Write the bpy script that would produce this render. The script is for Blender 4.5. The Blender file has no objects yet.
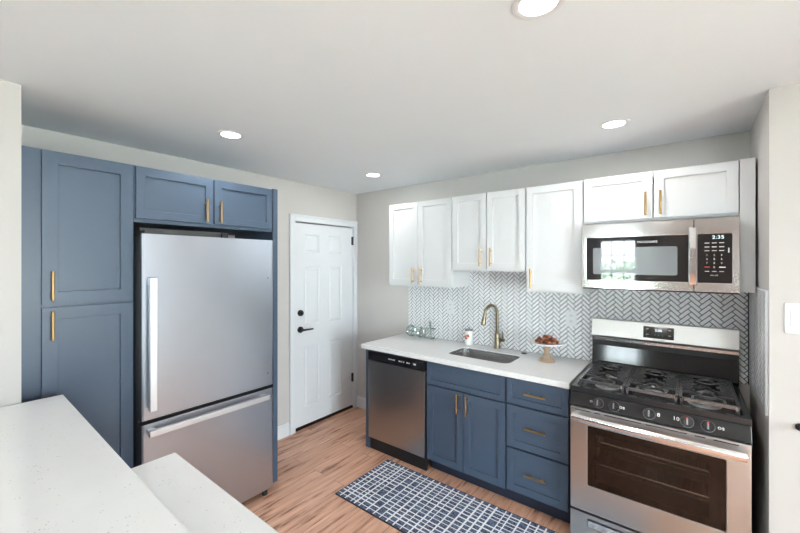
import bpy, bmesh, math, random
from mathutils import Vector, Matrix
random.seed(7)
PI = math.pi
SC = bpy.context.scene
COL = SC.collection

# ------------------------------------------------------------------ camera
F_PX, CX, CY, YAW = 369.6, 391.6, 263.0, 0.677
cam_d = bpy.data.cameras.new('camera')
cam = bpy.data.objects.new('camera', cam_d); COL.objects.link(cam)
cam.location = (2.975, -3.055, 1.641)
cam.rotation_euler = (PI/2, 0, YAW)
cam_d.sensor_width = 36.0
cam_d.sensor_fit = 'HORIZONTAL'
cam_d.lens = F_PX/800*36
cam_d.shift_x = (400-CX)/800
cam_d.shift_y = -(266.5-CY)/800
cam_d.clip_start = 0.02
SC.camera = cam

# ------------------------------------------------------------------ world, daylight, exposure
W = bpy.data.worlds.new('world'); SC.world = W; W.use_nodes = True
bg = W.node_tree.nodes['Background']
bg.inputs[0].default_value = (0.86, 0.93, 1.0, 1)
bg.inputs[1].default_value = 25.0
SC.view_settings.view_transform = 'Standard'
SC.view_settings.look = 'None'
SC.view_settings.gamma = 1
SC.view_settings.exposure = 0.35

def area(name, loc, rot, sx, sy, power, color=(1, 1, 1), portal=False):
    l = bpy.data.lights.new(name, 'AREA'); l.shape = 'RECTANGLE'
    l.size = sx; l.size_y = sy; l.energy = power; l.color = color
    o = bpy.data.objects.new(name, l); COL.objects.link(o)
    o.location = loc; o.rotation_euler = rot
    if portal: l.cycles.is_portal = True
    return o
XR = 6.0; YF = -6.6      # far right wall, wall behind the camera
# sampling portals in the added glazed door on the far right and in the windows behind the camera
area('patio_portal', (6.14, -2.8, 1.1), (0, PI/2, 0), 2.12, 1.62, 1, portal=True)
area('rear_portal', (4.7, YF-.14, 1.55), (-PI/2, 0, 0), 1.02, 1.22, 1, portal=True)
area('window_portal', (1.83, YF-.14, 1.47), (-PI/2, 0, 0), .68, 1.32, 1, portal=True)
sun_d = bpy.data.lights.new('sun', 'SUN'); sun_d.energy = 330; sun_d.angle = .01; sun_d.color = (1, .97, .93)
sun = bpy.data.objects.new('sun', sun_d); COL.objects.link(sun); sun.location = (0, 0, 8)
sun.rotation_euler = Vector((.28, -.25, -1)).to_track_quat('-Z', 'Y').to_euler()     # high sun from behind the house: lights the ground outside, not the room
CAN = 3.4      # watts of each ceiling downlight

H = 2.432      # ceiling height

# ------------------------------------------------------------------ materials
MATS = {}
def nm(name):
    m = bpy.data.materials.new(name); m.use_nodes = True
    nt = m.node_tree; b = nt.nodes['Principled BSDF']
    MATS[name] = m
    return m, nt, b
def srgb(r, g, b):
    f = lambda c: (c/255/12.92) if c/255 <= .04045 else ((c/255+.055)/1.055)**2.4
    return (f(r), f(g), f(b), 1)
def plain(name, col, rough=.5, metal=0, spec=None, coat=0, emit=None, es=1):
    m, nt, b = nm(name)
    b.inputs['Base Color'].default_value = col
    b.inputs['Roughness'].default_value = rough
    b.inputs['Metallic'].default_value = metal
    if spec is not None: b.inputs['Specular IOR Level'].default_value = spec
    if coat: b.inputs['Coat Weight'].default_value = coat
    if emit:
        b.inputs['Emission Color'].default_value = emit
        b.inputs['Emission Strength'].default_value = es
    return m
def N(nt, t, **k):
    n = nt.nodes.new(t)
    for a, v in k.items(): setattr(n, a, v)
    return n
def coords(nt, scale=(1, 1, 1), rot=(0, 0, 0)):
    tc = N(nt, 'ShaderNodeTexCoord'); mp = N(nt, 'ShaderNodeMapping')
    mp.inputs['Scale'].default_value = scale; mp.inputs['Rotation'].default_value = rot
    nt.links.new(tc.outputs['Object'], mp.inputs['Vector'])
    return mp.outputs['Vector']
def noise(nt, vec, scale=5, detail=3, rough=.5):
    n = N(nt, 'ShaderNodeTexNoise'); n.inputs['Scale'].default_value = scale
    n.inputs['Detail'].default_value = detail; n.inputs['Roughness'].default_value = rough
    nt.links.new(vec, n.inputs['Vector']); return n.outputs['Fac']
def ramp(nt, fac, stops):
    r = N(nt, 'ShaderNodeValToRGB'); e = r.color_ramp.elements
    while len(e) < len(stops): e.new(.5)
    for i, (p, c) in enumerate(stops): e[i].position = p; e[i].color = c
    nt.links.new(fac, r.inputs['Fac']); return r.outputs['Color']
def mix(nt, fac, a, b, mode='MIX'):
    m = N(nt, 'ShaderNodeMix', data_type='RGBA', blend_type=mode)
    if isinstance(fac, float): m.inputs[0].default_value = fac
    else: nt.links.new(fac, m.inputs[0])
    for i, s in ((6, a), (7, b)):
        if isinstance(s, tuple): m.inputs[i].default_value = s
        else: nt.links.new(s, m.inputs[i])
    return m.outputs[2]
def bump(nt, b, h, strength=.1, dist=.01):
    n = N(nt, 'ShaderNodeBump'); n.inputs['Strength'].default_value = strength
    n.inputs['Distance'].default_value = dist
    nt.links.new(h, n.inputs['Height']); nt.links.new(n.outputs['Normal'], b.inputs['Normal'])

def painted(name, col, rough=.5, tex=0.03, sc=120):
    m, nt, b = nm(name)
    v = coords(nt)
    c2 = tuple(x*.97 for x in col[:3])+(1,)
    nt.links.new(mix(nt, noise(nt, v, 2.5, 2), col, c2), b.inputs['Base Color'])
    b.inputs['Roughness'].default_value = rough
    bump(nt, b, noise(nt, v, sc, 2), tex, .002)
    return m
painted('wall_paint', srgb(201, 198, 195), .85, .08)
painted('ceiling_paint', srgb(236, 241, 246), .9, .06)
painted('trim_white', srgb(224, 228, 232), .4, .02)
painted('cabinet_white', srgb(218, 221, 223), .35, .02)
painted('cabinet_blue', srgb(70, 86, 106), .4, .03)
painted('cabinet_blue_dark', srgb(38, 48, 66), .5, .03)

def steel(name, col, rough, brush):     # brush: scale vector (small = along the grain)
    m, nt, b = nm(name)
    v = coords(nt, brush)
    n = noise(nt, v, 1.0, 4, .65)
    nt.links.new(mix(nt, n, tuple(c*.985 for c in col[:3])+(1,), col), b.inputs['Base Color'])
    b.inputs['Metallic'].default_value = 1
    mr = N(nt, 'ShaderNodeMapRange'); mr.inputs['To Min'].default_value = rough-.01; mr.inputs['To Max'].default_value = rough+.02
    nt.links.new(noise(nt, coords(nt), 3, 2), mr.inputs['Value']); nt.links.new(mr.outputs['Result'], b.inputs['Roughness'])
    return m
steel('steel_vertical', (.49, .52, .58, 1), .32, (90, 90, 1.5))
steel('steel_dishwasher', (.43, .415, .41, 1), .3, (90, 90, 1.5))
steel('steel_satin', (.74, .75, .77, 1), .42, (60, 60, 60))
steel('steel_sink', (.74, .74, .74, 1), .24, (60, 60, 60))
steel('steel_horizontal', (.57, .565, .56, 1), .3, (1.5, 90, 90))
steel('steel_polished', (.84, .835, .83, 1), .11, (1.5, 12, 12))
steel('steel_bright', (.86, .86, .86, 1), .17, (60, 60, 60))
plain('chrome', (.82, .82, .83, 1), .1, 1)
plain('brass', srgb(180, 143, 92), .3, 1)
plain('bronze', srgb(140, 128, 106), .28, 1)
plain('bronze_dark', srgb(40, 34, 28), .35, .6)
plain('black_gloss', (.012, .012, .014, 1), .08)
plain('black_glass', (.012, .012, .014, 1), .03, spec=1.0)
plain('black_enamel', (.018, .018, .02, 1), .22)
plain('black_matte', (.015, .015, .016, 1), .55)
plain('black_hardware', (.01, .01, .011, 1), .38)
plain('cast_iron', (.2, .2, .205, 1), .25, .8)
plain('dark_grey_side', srgb(62, 62, 64), .45, .3)
plain('gap_dark', (.02, .02, .022, 1), .8)
plain('burner_alu', (.5, .5, .5, 1), .35, 1)
plain('white_plastic', srgb(226, 228, 230), .35)
plain('white_print', srgb(235, 235, 235), .5)
plain('red_print', srgb(200, 40, 40), .5)
plain('knob_black', (.02, .02, .021, 1), .2)
plain('mesh_grey', srgb(120, 122, 126), .3, .4)
plain('display_glow', (.02, .03, .03, 1), .2, emit=(.75, .95, 1, 1), es=1.5)
plain('ceramic_white', srgb(242, 242, 240), .18)
plain('nut_brown', srgb(112, 50, 26), .35)
plain('nut_tan', srgb(190, 130, 95), .5)
plain('orange_berry', srgb(206, 96, 40), .4)
plain('leaf_dark', srgb(60, 55, 30), .6)
plain('oven_inside', srgb(150, 130, 116), .45)
plain('ground_outside', srgb(190, 190, 180), .9)
plain('leaf_green', srgb(80, 120, 60), .6)
plain('lens_emit', (1, 1, 1, 1), .5, emit=(1, .97, .93, 1), es=6)

def glasspane(name, tint=(.95, .98, .97, 1)):
    m = bpy.data.materials.new(name); m.use_nodes = True; MATS[name] = m
    nt = m.node_tree; nt.nodes.clear()
    o = N(nt, 'ShaderNodeOutputMaterial'); t = N(nt, 'ShaderNodeBsdfTransparent'); g = N(nt, 'ShaderNodeBsdfGlossy')
    t.inputs[0].default_value = tint; g.inputs['Roughness'].default_value = .03
    fr = N(nt, 'ShaderNodeFresnel'); fr.inputs[0].default_value = 1.45; mx = N(nt, 'ShaderNodeMixShader')
    nt.links.new(fr.outputs[0], mx.inputs[0]); nt.links.new(t.outputs[0], mx.inputs[1]); nt.links.new(g.outputs[0], mx.inputs[2])
    nt.links.new(mx.outputs[0], o.inputs[0])
glasspane('window_glass')
glasspane('oven_glass', (.68, .64, .61, 1))

# clear greenish glass for the counter sign
m, nt, b = nm('sign_glass')
b.inputs['Base Color'].default_value = srgb(196, 208, 204); b.inputs['Roughness'].default_value = .14
b.inputs['Metallic'].default_value = 1

# quartz
m, nt, b = nm('quartz')
v = coords(nt)
vo = N(nt, 'ShaderNodeTexVoronoi'); vo.inputs['Scale'].default_value = 85; nt.links.new(v, vo.inputs['Vector'])
sp = ramp(nt, vo.outputs['Distance'], [(0, (1, 1, 1, 1)), (.13, (1, 1, 1, 1)), (.2, (0, 0, 0, 1))])
msk = ramp(nt, noise(nt, v, 26, 2), [(.52, (0, 0, 0, 1)), (.62, (1, 1, 1, 1))])
fac = mix(nt, 1.0, sp, msk, 'MULTIPLY')
base = mix(nt, noise(nt, v, 9, 4), srgb(238, 238, 238), srgb(230, 231, 231))
nt.links.new(mix(nt, fac, base, srgb(180, 184, 183)), b.inputs['Base Color'])
b.inputs['Roughness'].default_value = .16

# wood floor, planks along world y
m, nt, b = nm('wood_floor')
v = coords(nt, (1, 1, 1), (0, 0, PI/2))
br = N(nt, 'ShaderNodeTexBrick'); nt.links.new(v, br.inputs['Vector'])
br.inputs['Scale'].default_value = 1; br.inputs['Brick Width'].default_value = 1.15; br.inputs['Row Height'].default_value = .127
br.inputs['Mortar Size'].default_value = .0012; br.inputs['Mortar Smooth'].default_value = 0.2
br.inputs['Color1'].default_value = (0, 0, 0, 1); br.inputs['Color2'].default_value = (1, 1, 1, 1); br.inputs['Mortar'].default_value = (.5, .5, .5, 1)
br.offset = .37
plank = br.outputs['Color']
c0 = mix(nt, plank, srgb(222, 172, 146), srgb(238, 194, 168))
# offset grain per plank
tc = N(nt, 'ShaderNodeTexCoord'); ad = N(nt, 'ShaderNodeVectorMath', operation='MULTIPLY_ADD')
nt.links.new(plank, ad.inputs[0]); ad.inputs[1].default_value = (7, 13, 3); nt.links.new(tc.outputs['Object'], ad.inputs[2])
mp = N(nt, 'ShaderNodeMapping'); mp.inputs['Scale'].default_value = (26, 2.2, 1); nt.links.new(ad.outputs[0], mp.inputs['Vector'])
g1 = noise(nt, mp.outputs[0], 1.3, 5, .6)
mp2 = N(nt, 'ShaderNodeMapping'); mp2.inputs['Scale'].default_value = (9, 1.1, 1); nt.links.new(ad.outputs[0], mp2.inputs['Vector'])
g2 = noise(nt, mp2.outputs[0], 1.6, 4, .55)
c1 = mix(nt, ramp(nt, g1, [(.35, (0, 0, 0, 1)), (.7, (1, 1, 1, 1))]), srgb(198, 148, 122), c0)
c2 = mix(nt, ramp(nt, g2, [(.32, (1, 1, 1, 1)), (.42, (0, 0, 0, 1))]), c1, srgb(146, 100, 76))
gm = ramp(nt, g1, [(.33, (1, 1, 1, 1)), (.41, (0, 0, 0, 1))])
c3 = mix(nt, gm, c2, srgb(136, 88, 66))
c4 = mix(nt, br.outputs['Fac'], c3, srgb(128, 84, 62))
nt.links.new(c4, b.inputs['Base Color'])
b.inputs['Roughness'].default_value = .36
bump(nt, b, g1, .05, .002)

# tiles, rug
m, nt, b = nm('tile')
nt.links.new(mix(nt, noise(nt, coords(nt), 14, 3), srgb(248, 249, 251), srgb(232, 234, 238)), b.inputs['Base Color'])
b.inputs['Roughness'].default_value = .16
plain('grout', srgb(20, 21, 25), .8)
def woven(name, a, c, sc):
    m, nt, b = nm(name)
    f = ramp(nt, noise(nt, coords(nt), sc, 3, .7), [(.38, (0, 0, 0, 1)), (.62, (1, 1, 1, 1))])
    nt.links.new(mix(nt, f, a, c), b.inputs['Base Color']); b.inputs['Roughness'].default_value = .95
    bump(nt, b, noise(nt, coords(nt), 400, 2), .4, .003)
woven('rug_navy', srgb(34, 46, 72), srgb(112, 126, 152), 80)
woven('rug_white', srgb(226, 230, 234), srgb(240, 242, 244), 60)
woven('rug_edge', srgb(40, 44, 58), srgb(60, 66, 84), 60)
m, nt, b = nm('turned_wood')
nt.links.new(mix(nt, noise(nt, coords(nt, (8, 8, 60)), 1, 4), srgb(150, 126, 104), srgb(196, 172, 148)), b.inputs['Base Color']); b.inputs['Roughness'].default_value = .6

# ------------------------------------------------------------------ mesh helpers
def BM(): return bmesh.new()
def obj(name, bm, mats, parent=None, smooth=False, loc=(0, 0, 0), bevel=0, autos=True):
    if isinstance(mats, str): mats = [mats]
    bmesh.ops.recalc_face_normals(bm, faces=bm.faces[:])
    me = bpy.data.meshes.new(name); bm.to_mesh(me); bm.free()
    for k in mats: me.materials.append(MATS[k])
    if smooth:
        for p in me.polygons: p.use_smooth = True
        try: me.set_sharp_from_angle(angle=math.radians(38))
        except Exception: pass
    o = bpy.data.objects.new(name, me); COL.objects.link(o); o.location = loc
    if parent: o.parent = parent
    if bevel:
        bv = o.modifiers.new('bevel', 'BEVEL'); bv.width = bevel; bv.segments = 2; bv.limit_method = 'ANGLE'
    return o
def box(bm, x0, x1, y0, y1, z0, z1, mi=0):
    vs = [bm.verts.new((x, y, z)) for x in (x0, x1) for y in (y0, y1) for z in (z0, z1)]
    fs = [(0, 1, 3, 2), (4, 6, 7, 5), (0, 4, 5, 1), (2, 3, 7, 6), (0, 2, 6, 4), (1, 5, 7, 3)]
    out = []
    for f in fs:
        q = bm.faces.new([vs[i] for i in f]); q.material_index = mi; out.append(q)
    return out
def cyl(bm, p, q, r, seg=16, r2=None, mi=0, caps=True):
    p = Vector(p); q = Vector(q); d = (q-p).normalized()
    a = d.orthogonal().normalized(); b_ = d.cross(a); r2 = r if r2 is None else r2
    A = [bm.verts.new(p+(a*math.cos(t)+b_*math.sin(t))*r) for t in [2*PI*i/seg for i in range(seg)]]
    B = [bm.verts.new(q+(a*math.cos(t)+b_*math.sin(t))*r2) for t in [2*PI*i/seg for i in range(seg)]]
    for i in range(seg):
        f = bm.faces.new((A[i], A[(i+1) % seg], B[(i+1) % seg], B[i])); f.material_index = mi
    if caps:
        bm.faces.new(A[::-1]).material_index = mi; bm.faces.new(B).material_index = mi
def tube(bm, pts, r, seg=10, closed=False, mi=0):
    pts = [Vector(p) for p in pts]; n = len(pts); rs = r if isinstance(r, (list, tuple)) else [r]*n
    rings = []; prev = None
    for i, p in enumerate(pts):
        if closed: d = (pts[(i+1) % n]-pts[i-1]).normalized()
        else: d = (pts[min(i+1, n-1)]-pts[max(i-1, 0)]).normalized()
        a = d.orthogonal().normalized() if prev is None else (prev-d*prev.dot(d)).normalized()
        prev = a; b_ = d.cross(a)
        rings.append([bm.verts.new(p+(a*math.cos(t)+b_*math.sin(t))*rs[i]) for t in [2*PI*k/seg for k in range(seg)]])
    m_ = n if closed else n-1
    for i in range(m_):
        A = rings[i]; B = rings[(i+1) % n]
        for k in range(seg):
            bm.faces.new((A[k], A[(k+1) % seg], B[(k+1) % seg], B[k])).material_index = mi
    if not closed:
        bm.faces.new(rings[0][::-1]).material_index = mi; bm.faces.new(rings[-1]).material_index = mi
def lathe(bm, prof, seg=32, c=(0, 0, 0), mi=0):
    rings = []
    for r, z in prof:
        rings.append([bm.verts.new((c[0]+r*math.cos(2*PI*k/seg), c[1]+r*math.sin(2*PI*k/seg), c[2]+z)) for k in range(seg)])
    for A, B in zip(rings, rings[1:]):
        for k in range(seg): bm.faces.new((A[k], A[(k+1) % seg], B[(k+1) % seg], B[k])).material_index = mi
    bm.faces.new(rings[0][::-1]).material_index = mi; bm.faces.new(rings[-1]).material_index = mi
def rrect(x0, x1, y0, y1, r, seg=5):
    out = []
    for cx, cy, a0 in ((x1-r, y1-r, 0), (x0+r, y1-r, PI/2), (x0+r, y0+r, PI), (x1-r, y0+r, 1.5*PI)):
        for i in range(seg+1):
            a = a0+PI/2*i/seg; out.append((cx+r*math.cos(a), cy+r*math.sin(a)))
    return out
def prism(bm, poly, z0, z1, mi=0, tf=lambda x, y, z: (x, y, z)):
    A = [bm.verts.new(tf(x, y, z0)) for x, y in poly]; B = [bm.verts.new(tf(x, y, z1)) for x, y in poly]
    n = len(poly)
    bm.faces.new(A[::-1]).material_index = mi; bm.faces.new(B).material_index = mi
    for i in range(n): bm.faces.new((A[i], A[(i+1) % n], B[(i+1) % n], B[i])).material_index = mi
def ring_prism(bm, outer, inner, z0, z1, tf=lambda x, y, z: (x, y, z), mi=0):
    L = []
    for z in (z0, z1):
        loops = []; edges = []
        for poly in (outer, inner):
            vs = [bm.verts.new(tf(x, y, z)) for x, y in poly]; loops.append(vs)
            edges += [bm.edges.new((vs[i], vs[(i+1) % len(vs)])) for i in range(len(vs))]
        g = bmesh.ops.triangle_fill(bm, edges=edges, use_beauty=True)
        for f in g['geom']:
            if isinstance(f, bmesh.types.BMFace): f.material_index = mi
        L.append(loops)
    for k in range(2):
        A, B = L[0][k], L[1][k]; n = len(A)
        for i in range(n): bm.faces.new((A[i], A[(i+1) % n], B[(i+1) % n], B[i])).material_index = mi

def tag(o, label, cat, group=None):
    o['label'] = label; o['category'] = cat
    if group: o['group'] = group
    return o
def thing(name, label, cat, loc=(0, 0, 0), rotz=0, group=None):
    o = bpy.data.objects.new(name, None); COL.objects.link(o); o.empty_display_size = .05
    o.location = loc; o.rotation_euler = (0, 0, rotz)
    return tag(o, label, cat, group)
def struct(o): o['kind'] = 'structure'; return o
def copy_tree(root, loc, label, rotz=None):
    r = root.copy(); COL.objects.link(r); r.location = loc; r['label'] = label
    if rotz is not None: r.rotation_euler = (0, 0, rotz)
    def rec(a, b):
        for ch in list(a.children):
            c = ch.copy(); COL.objects.link(c); c.parent = b; rec(ch, c)
    rec(root, r)
    return r
def text_mesh(bm, s, size, origin, right, up, mi=0, align='CENTER', depth=.0004, wide=1.0):
    """lettering as raised mesh letters on a face"""
    cu = bpy.data.curves.new('txt', 'FONT'); cu.body = s; cu.size = size; cu.extrude = depth; cu.align_x = align; cu.align_y = 'CENTER'; cu.resolution_u = 2
    o = bpy.data.objects.new('txt', cu); COL.objects.link(o)
    dg = bpy.context.evaluated_depsgraph_get(); me = bpy.data.meshes.new_from_object(o.evaluated_get(dg))
    R = Vector(right).normalized(); U = Vector(up).normalized(); Nn = R.cross(U)
    M = Matrix(((R.x*wide, U.x, Nn.x, origin[0]), (R.y*wide, U.y, Nn.y, origin[1]), (R.z*wide, U.z, Nn.z, origin[2]), (0, 0, 0, 1)))
    me.transform(M)
    n0 = len(bm.faces); bm.from_mesh(me); bm.faces.ensure_lookup_table()
    for f in bm.faces[n0:]: f.material_index = mi
    bpy.data.objects.remove(o); bpy.data.curves.remove(cu); bpy.data.meshes.remove(me)

# ================================================================== STRUCTURE
b = BM(); box(b, -.1, XR+.1, YF-.1, .1, -.06, 0); struct(obj('floor', b, 'wood_floor'))
b = BM(); box(b, -.1, XR+.1, YF-.1, .1, H, H+.08); struct(obj('ceiling', b, 'ceiling_paint'))
b = BM(); box(b, -.1, 3.26, 0, .12, 0, H); struct(obj('wall_back', b, 'wall_paint'))
b = BM(); box(b, 3.26, XR+.1, -.67, .12, 0, H); struct(obj('wall_right', b, 'wall_paint'))
# left wall with the door opening
DY0, DY1, DZ = -.848, -.058, 2.043
b = BM(); box(b, -.12, 0, -2.805, DY0-.012, 0, H); box(b, -.12, 0, DY1+.012, 0, 0, H); box(b, -.12, 0, DY0-.012, DY1+.012, DZ+.012, H)
struct(obj('wall_left', b, 'wall_paint'))
b = BM(); box(b, -.24, -.125, -1.1, .1, 0, H); struct(obj('light_block_behind_door', b, 'wall_paint'))  # unseen slab added to stop daylight leaking round the door
b = BM(); box(b, -.12, .66, YF, -2.805, 0, H); struct(obj('wall_near_left', b, 'wall_paint'))
# rear wall with the garden window and a second one added for daylight
WN = [(1.5, 2.16, .82, 2.12), (4.2, 5.2, .95, 2.15)]
b = BM()
xs = [-.1, WN[0][0], WN[0][1], WN[1][0], WN[1][1], XR+.1]
for i in range(5):
    if i in (1, 3):
        w = WN[(i-1)//2]; box(b, xs[i], xs[i+1], YF-.12, YF, 0, w[2]); box(b, xs[i], xs[i+1], YF-.12, YF, w[3], H)
    else: box(b, xs[i], xs[i+1], YF-.12, YF, 0, H)
struct(obj('wall_front', b, 'wall_paint'))
PD = (-3.6, -2.0, .05, 2.15)
b = BM(); box(b, XR, XR+.12, YF, PD[0], 0, H); box(b, XR, XR+.12, PD[1], -.67, 0, H); box(b, XR, XR+.12, PD[0], PD[1], PD[3], H); box(b, XR, XR+.12, PD[0], PD[1], 0, PD[2])
struct(obj('wall_far_right', b, 'wall_paint'))

def win(name, x0, x1, z0, z1, cols):
    b = BM(); y0, y1 = YF-.08, YF+.02; t = .045
    for a in ((x0-t, x0+.02, z0-t, z1+t), (x1-.02, x1+t, z0-t, z1+t), (x0, x1, z1-.02, z1+t), (x0-t*1.4, x1+t*1.4, z0-t, z0+.02)):
        box(b, a[0], a[1], y0 if False else YF+.001, y1, a[2], a[3])
    r = struct(obj(name, b, 'trim_white'))
    b = BM(); zm = (z0+z1)/2
    for za, zb in ((z0, zm), (zm, z1)):
        for a in ((x0, x1, za, za+.03), (x0, x1, zb-.03, zb), (x0, x0+.035, za, zb), (x1-.035, x1, za, zb)):
            box(b, a[0], a[1], YF-.07, YF-.03, a[2], a[3])
        for k in range(1, cols): xx = x0+(x1-x0)*k/cols; box(b, xx-.009, xx+.009, YF-.06, YF-.04, za, zb)
        if za > z0: zz = (za+zb)/2; box(b, x0, x1, YF-.06, YF-.04, zz-.009, zz+.009)
    obj('window_sash', b, 'trim_white', r)
    b = BM(); box(b, x0, x1, YF-.052, YF-.048, z0, z1); obj('window_pane', b, 'window_glass', r)
win('window_1', WN[0][0], WN[0][1], WN[0][2], WN[0][3], 3)
win('added_window', WN[1][0], WN[1][1], WN[1][2], WN[1][3], 4)  # unseen window, added to bring in more daylight
b = BM()
for y in (PD[0], (PD[0]+PD[1])/2, PD[1]): box(b, XR+.02, XR+.08, y-.035, y+.035, PD[2], PD[3])
for z in (PD[2], PD[3]-.06): box(b, XR+.02, XR+.08, PD[0], PD[1], z, z+.06)
pdoor = struct(obj('added_glazed_door', b, 'trim_white'))  # unseen glazed door added as a daylight opening
b = BM(); box(b, XR+.048, XR+.052, PD[0], PD[1], PD[2], PD[3]); obj('glass_pane', b, 'window_glass', pdoor)

# baseboards
def baseboard(name, x0, x1, y0, y1, axis):
    b = BM(); t = .014
    if axis == 'x+':
        box(b, x0, x0+t, y0, y1, 0, .105); box(b, x0, x0+t*.6, y0, y1, .105, .125)
    else:
        box(b, x0, x1, y0-t, y0, 0, .105); box(b, x0, x1, y0-t*.6, y0, .105, .125)
    struct(obj(name, b, 'trim_white', bevel=.002))
baseboard('baseboard_left', .001, 0, -1.415, -.922, 'x+')
baseboard('baseboard_back', .02, .705, -.001, 0, 'y-')

# --- six panel door with casing, in the left wall (facing +x)
def panel_door():
    ys = [DY0, -.733, -.533, -.412, -.222, DY1]
    zs = [.03, .21, .815, 1.02, 1.605, 1.745, 1.928, 2.035]
    b = BM(); x = -.006
    V = [[b.verts.new((x, y, z)) for z in zs] for y in ys]
    pan = []
    for i in range(5):
        for j in range(7):
            f = b.faces.new((V[i][j], V[i+1][j], V[i+1][j+1], V[i][j+1]))
            if i in (1, 3) and j in (1, 3, 5): pan.append(f)
    fr = b.faces[:]
    bmesh.ops.recalc_face_normals(b, faces=b.faces[:])
    if b.faces[0].normal.x < 0: bmesh.ops.reverse_faces(b, faces=b.faces[:])
    bmesh.ops.inset_individual(b, faces=pan, thickness=.012, depth=-.008)
    bmesh.ops.inset_individual(b, faces=pan, thickness=.012, depth=0)
    bmesh.ops.inset_individual(b, faces=pan, thickness=.02, depth=.006)
    bd = [e for e in b.edges if e.is_boundary]
    g = bmesh.ops.extrude_edge_only(b, edges=bd)
    nv = [v for v in g['geom'] if isinstance(v, bmesh.types.BMVert)]
    for v in nv: v.co.x = -.044
    b.faces.new([v for v in sorted(nv, key=lambda v: math.atan2(v.co.z-1, v.co.y+.45))])
    return b
door = struct(obj('door_1', panel_door(), 'trim_white'))
b = BM()
CW = .07
box(b, .001, .018, DY0-CW, DY0-.006, 0, DZ+CW); box(b, .001, .018, DY1+.006, -.001, 0, DZ+CW); box(b, .001, .018, DY0-.006, DY1+.006, DZ+.006, DZ+CW)
box(b, .018, .024, DY0-CW, DY0-CW+.02, 0, DZ+CW); box(b, .018, .024, DY0-CW+.02, -.001, DZ+CW-.02, DZ+CW)
obj('door_casing', b, 'trim_white', door, bevel=.002)
b = BM(); box(b, -.119, .0, DY0-.0115, DY0-.003, 0, DZ+.003); box(b, -.119, 0, DY1+.003, DY1+.0115, 0, DZ+.003); box(b, -.119, 0, DY0-.0115, DY1+.0115, DZ+.003, DZ+.0115)
obj('door_jamb', b, 'trim_white', door)
b = BM(); box(b, -.119, -.002, DY0-.003, DY1+.003, .001, .022); obj('threshold', b, 'bronze_dark', door)
b = BM(); cyl(b, (-.006, -.785, 1.149), (.012, -.785, 1.149), .03, 24); cyl(b, (.012, -.785, 1.149), (.026, -.785, 1.149), .022, 24)
box(b, .026, .038, -.789, -.781, 1.133, 1.165); obj('deadbolt', b, 'black_hardware', door, smooth=True)
b = BM(); cyl(b, (-.006, -.785, .985), (.008, -.785, .985), .031, 24); cyl(b, (.008, -.785, .985), (.048, -.785, .985), .012, 16)
tube(b, [(.046, -.797, .985), (.05, -.75, .985), (.05, -.7, .984), (.046, -.665, .983)], [.011, .010, .009, .008], 10)
obj('door_handle', b, 'black_hardware', door, smooth=True)
b = BM(); box(b, -.02, .0015, DY0-.003, DY0+.001, .955, 1.015); obj('strike_plate', b, 'black_hardware', door)
for z in (1.845, 1.1, .30):
    if z == 1.1: continue
    b = BM(); box(b, -.006, .003, -.075, -.052, z, z+.092); cyl(b, (.006, -.060, z-.003), (.006, -.060, z+.095), .006, 10); obj('hinge', b, 'black_hardware', door)

# ================================================================== BACKSPLASH
def clip(poly, x0, x1, z0, z1):
    for (ax, lim, keep) in ((0, x0, 1), (0, x1, -1), (1, z0, 1), (1, z1, -1)):
        out = []
        for i in range(len(poly)):
            p, q = poly[i-1], poly[i]; dp = (p[ax]-lim)*keep; dq = (q[ax]-lim)*keep
            if (dp >= 0) != (dq >= 0):
                t = dp/(dp-dq); out.append((p[0]+t*(q[0]-p[0]), p[1]+t*(q[1]-p[1])))
            if dq >= 0: out.append(q)
        poly = out
        if len(poly) < 3: return []
    return poly
def herring(b, x0, x1, z0, z1, ox, oz, tf):
    Wt = .02461; n = 3; g = .0042
    s = math.sqrt(.5)
    for i in range(-90, 90):
        for j in range(-40, 40):
            ou, ov = i+n*j, i-n*j
            for (a0, a1, c0, c1) in ((ou, ou+n, ov, ov+1), (ou-1, ou, ov, ov+n)):
                gg = g/Wt/2
                q = [(a0+gg, c0+gg), (a1-gg, c0+gg), (a1-gg, c1-gg), (a0+gg, c1-gg)]
                P = [(ox+(u-v_)*s*Wt, oz+(u+v_)*s*Wt) for u, v_ in q]
                if max(p[0] for p in P) < x0 or min(p[0] for p in P) > x1 or max(p[1] for p in P) < z0 or min(p[1] for p in P) > z1: continue
                P = clip(P, x0, x1, z0, z1)
                if len(P) < 3: continue
                A = sum(P[k-1][0]*P[k][1]-P[k][0]*P[k-1][1] for k in range(len(P)))/2
                if abs(A) < 2e-6: continue
                prism(b, P, .003, .0055, 1, tf)
b = BM(); box(b, .745, 3.2560, -.003, -.0008, .9145, 1.60)
herring(b, .746, 3.250, .916, 1.599, 2.519, 1.38, lambda x, z, d: (x, -d, z))
tag(obj('tile_backsplash', b, ['grout', 'tile']), 'white herringbone tile backsplash with dark grout along the back wall above the counter', 'backsplash')
b = BM(); box(b, 3.2565, 3.2598, -.64, -.004, .955, 1.507)
herring(b, -.638, -.007, .956, 1.506, -.0522, 1.38, lambda y, z, d: (3.2597-d, y, z))
bs = tag(obj('side_backsplash', b, ['grout', 'tile']), 'narrow herringbone tile panel on the side wall to the right of the range', 'backsplash')
b = BM(); box(b, 3.25, 3.2598, -.655, -.641, .94, 1.515); box(b, 3.25, 3.2598, -.641, -.004, 1.5075, 1.515); obj('edge_trim', b, 'trim_white', bs)

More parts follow.
